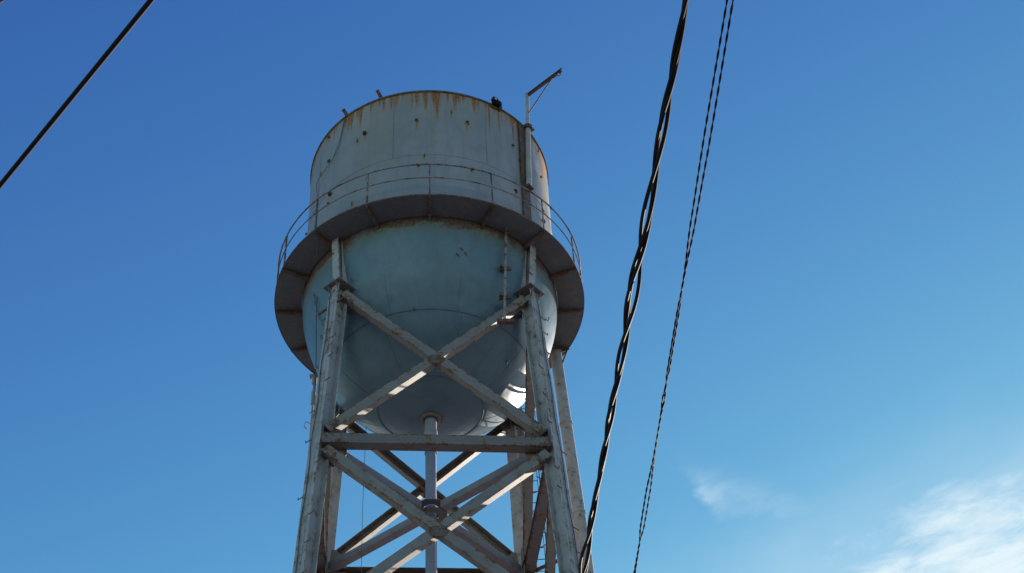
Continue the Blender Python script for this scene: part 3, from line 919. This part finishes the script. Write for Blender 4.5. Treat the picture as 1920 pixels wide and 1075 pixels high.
def wire(name, pts, r, label, cat, mat=M_wire, group=None):
    # smooth through the points
    P_ = [Vector(p) for p in pts]; out = []
    for i in range(len(P_) - 1):
        p0 = P_[max(i - 1, 0)]; p1 = P_[i]; p2 = P_[i + 1]; p3 = P_[min(i + 2, len(P_) - 1)]
        for q in range(8):
            t = q / 8
            out.append(0.5 * ((2 * p1) + (-p0 + p2) * t + (2 * p0 - 5 * p1 + 4 * p2 - p3) * t * t + (-p0 + 3 * p1 - 3 * p2 + p3) * t ** 3))
    out.append(P_[-1])
    w = MB(); w.tube(out, r, 6)
    o = w.build(name, mat); return tag(o, label, cat, group)
W = lambda ph_, r, z: world_of(pol(ph_, r, ZB + z))
wire('hanging_wire', [W(-38, RT + .03, 4.46), W(-40.5, 3.05, 3.6), W(-44.1, 3.09, 3.1), W(-46.5, 3.2, 2.71), W(-44, 3.5, 1.9), W(-39.5, 3.68, 1.05), W(-38.8, 3.70, 0.5), W(-38.8, 3.68, -0.05), W(-38.3, 3.67, -0.45), W(-37.8, 3.66, -0.95)], 0.0065,
     'thin dark wire drooping from a rim stub across the tank wall down over the railing', 'wire')
wire('hanging_wire', [W(-38.4, RT + .03, 4.40), W(-41.2, 3.04, 3.75), W(-43.0, 3.07, 3.35), W(-44.3, 3.08, 3.1)], 0.0055,
     'short second wire twisted beside the long one just under the rim of the tank', 'wire')
wire('hanging_wire', [world_of((x_, y_, ZB + z_)) for x_, y_, z_ in ((-2.44, -1.56, -0.02), (-2.43, -1.56, -0.45), (-2.40, -1.55, -1.6), (-2.33, -1.55, -3.1), (-2.30, -1.56, -4.2))], 0.009,
     'straight dark wire hanging down in front of the left side of the round bowl', 'wire')
wire('hanging_wire', [world_of((x_, y_, ZB + z_)) for x_, y_, z_ in ((-2.60, -1.50, -0.03), (-2.56, -1.47, -0.10), (-2.50, -1.49, -0.84), (-2.38, -1.37, -1.38), (-2.26, -1.34, -1.64), (-2.20, -1.36, -1.72))], 0.011,
     'curved pale wire looping from under the balcony towards the left leg', 'wire', M_rail)
wire('hanging_wire', [world_of((-1.55, 0.95, ZS - 2.3)), world_of((-1.56, 0.95, ZS - 5)), world_of((-1.50, 0.95, ZS - 9)), world_of((-1.56, 0.95, ZS - 14))], 0.006,
     'very thin wire hanging straight down between the legs from the underside of the bowl', 'wire')

# ------------------------------------------------------------------ overhead cables (all level, at their own heights)
def line_cable(p0, p1, ext0, ext1, sag=0.0):
    p0, p1 = Vector(p0), Vector(p1)
    d = (p1 - p0).normalized(); L = (p1 - p0).length
    a = p0 - d * ext0; b = p1 + d * ext1
    return a, b, d, (b - a).length, ext0
def strand(a, d, L, fn, r, step, name, mat, parent, n=7):
    s = Vector((0, 0, 1)).cross(d).normalized(); u = d.cross(s)
    pts = []; k = int(L / step)
    for i in range(k + 1):
        t = i * L / k
        x, y = fn(t)
        pts.append(a + d * t + s * x + u * y)
    o = MB().tube(pts, r, n).build(name, mat, parent)
    return o
# thick loosely twisted service bundle
h = CAM_H
a, b, d, L, e0 = line_cable((0.79, 3.46, 5.0 + h), (0.33, 7.68, 5.0 + h), 8, 60)
bun = thing('service_cable', (0, 0, 0), 'thick loosely twisted bundle of black power cables passing just right of the tower', 'cable')
def spiral(r0, ph, pitch, wob, ws):
    def fn(t):
        tt = t + 0.07 * math.sin(t * 2.3 + ws)
        an = 2 * math.pi * tt / pitch + ph
        rr_ = r0 * (1 + wob * math.sin(t * 2.1 + ws) + 0.35 * wob * math.sin(t * 5.3 + ws * 2))
        return rr_ * math.cos(an), rr_ * math.sin(an)
    return fn
PH = math.pi / 2 - 2 * math.pi * (8 + 1.43) / 0.96
strand(a, d, L, spiral(0.0155, PH, 0.96, 0.45, 0.3), 0.0098, 0.03, 'cable_strand', M_cable, bun)
strand(a, d, L, spiral(0.0155, PH + 2.75, 0.96, 0.42, 0.3), 0.0098, 0.03, 'cable_strand', M_cable, bun)
strand(a, d, L, spiral(0.0150, PH + 3.75, 0.96, 0.40, 0.3), 0.0098, 0.03, 'cable_strand', M_cable, bun)
strand(a, d, L, spiral(0.006, PH + 3.3, 0.96, 0.3, 0.3), 0.0040, 0.03, 'bare_strand', M_alu, bun)
# thin pair of finely twisted cords
a, b, d, L, e0 = line_cable((1.17, 4.17, 6.0 + h), (0.79, 9.26, 6.0 + h), 8, 60)
def centre(sign):
    def fn(t):
        u = t - e0            # 0 at top of picture, about 5.1 at the bottom
        keys = [(-8, .014), (0, .014), (.83, .0165), (1.5, .012), (1.99, 0), (2.3, -.007), (2.8, -.007), (2.95, 0), (3.08, .006), (3.25, 0), (3.66, -.003), (4.1, -.015), (4.5, -.014), (4.72, 0), (5.5, .006), (8, .012), (80, .012)]
        for (x0, y0), (x1, y1) in zip(keys, keys[1:]):
            if x0 <= u <= x1:
                k_ = (u - x0) / (x1 - x0); k_ = k_ * k_ * (3 - 2 * k_)
                return sign * (y0 + (y1 - y0) * k_), sign * 0.004
        return sign * 0.012, 0
    return fn
for ci, (sg, lb) in enumerate(((1, 'upper'), (-1, 'lower'))):
    cord = thing('twisted_cord', (0, 0, 0), ('finely twisted dark twin cord, the one passing left at the top of the photo' if sg > 0 else 'finely twisted dark twin cord, the one passing right at the top of the photo'), 'cable', 'pair of twisted cords right of the thick cable')
    cf = centre(sg)
    for ph in (0, math.pi):
        def fn(t, cf=cf, ph=ph, ci=ci):
            x, y = cf(t); an = 2 * math.pi * t / 0.17 + ph + ci
            return x + 0.0032 * math.cos(an), y + 0.0032 * math.sin(an)
        strand(a, d, L, fn, 0.0036, 0.017, 'cord_strand', M_cord, cord, 5)
# single straight cable, upper left
a, b, d, L, e0 = line_cable((-0.95, 2.25, 3.4 + h), (-1.56, 2.89, 3.4 + h), 70, 70)
s1 = strand(a, d, L, lambda t: (0.0, 0.0), 0.0080, 0.5, 'single_cable', M_cable, None, 12)
tag(s1, 'straight thick black cable crossing the top left corner of the sky', 'cable')
# tip of a dead twig that just enters the top left corner
tw = thing('dead_twig', (-1.9966, 3.2739, 5.0 + h), 'dark tip of a dead twig poking into the top left corner', 'twig')
v_ = MB(); v_.tube([(0.004, 0, -0.004), (-0.004, -0.006, 0.01), (-0.03, -0.03, 0.05), (-0.12, -0.10, 0.16), (-0.3, -0.22, 0.38), (-0.9, -0.5, 0.9), (-2.2, -1.2, 1.2), (-5.0, -2.6, 0.6), (-7.5, -3.8, -1.5), (-8.6, -4.2, -6.5)], [0.006, 0.011, 0.009, 0.009, 0.012, 0.018, 0.035, 0.07, 0.12, 0.20], 8)
v_.build('stem', M_rusty, tw)
bpy.context.view_layer.update()
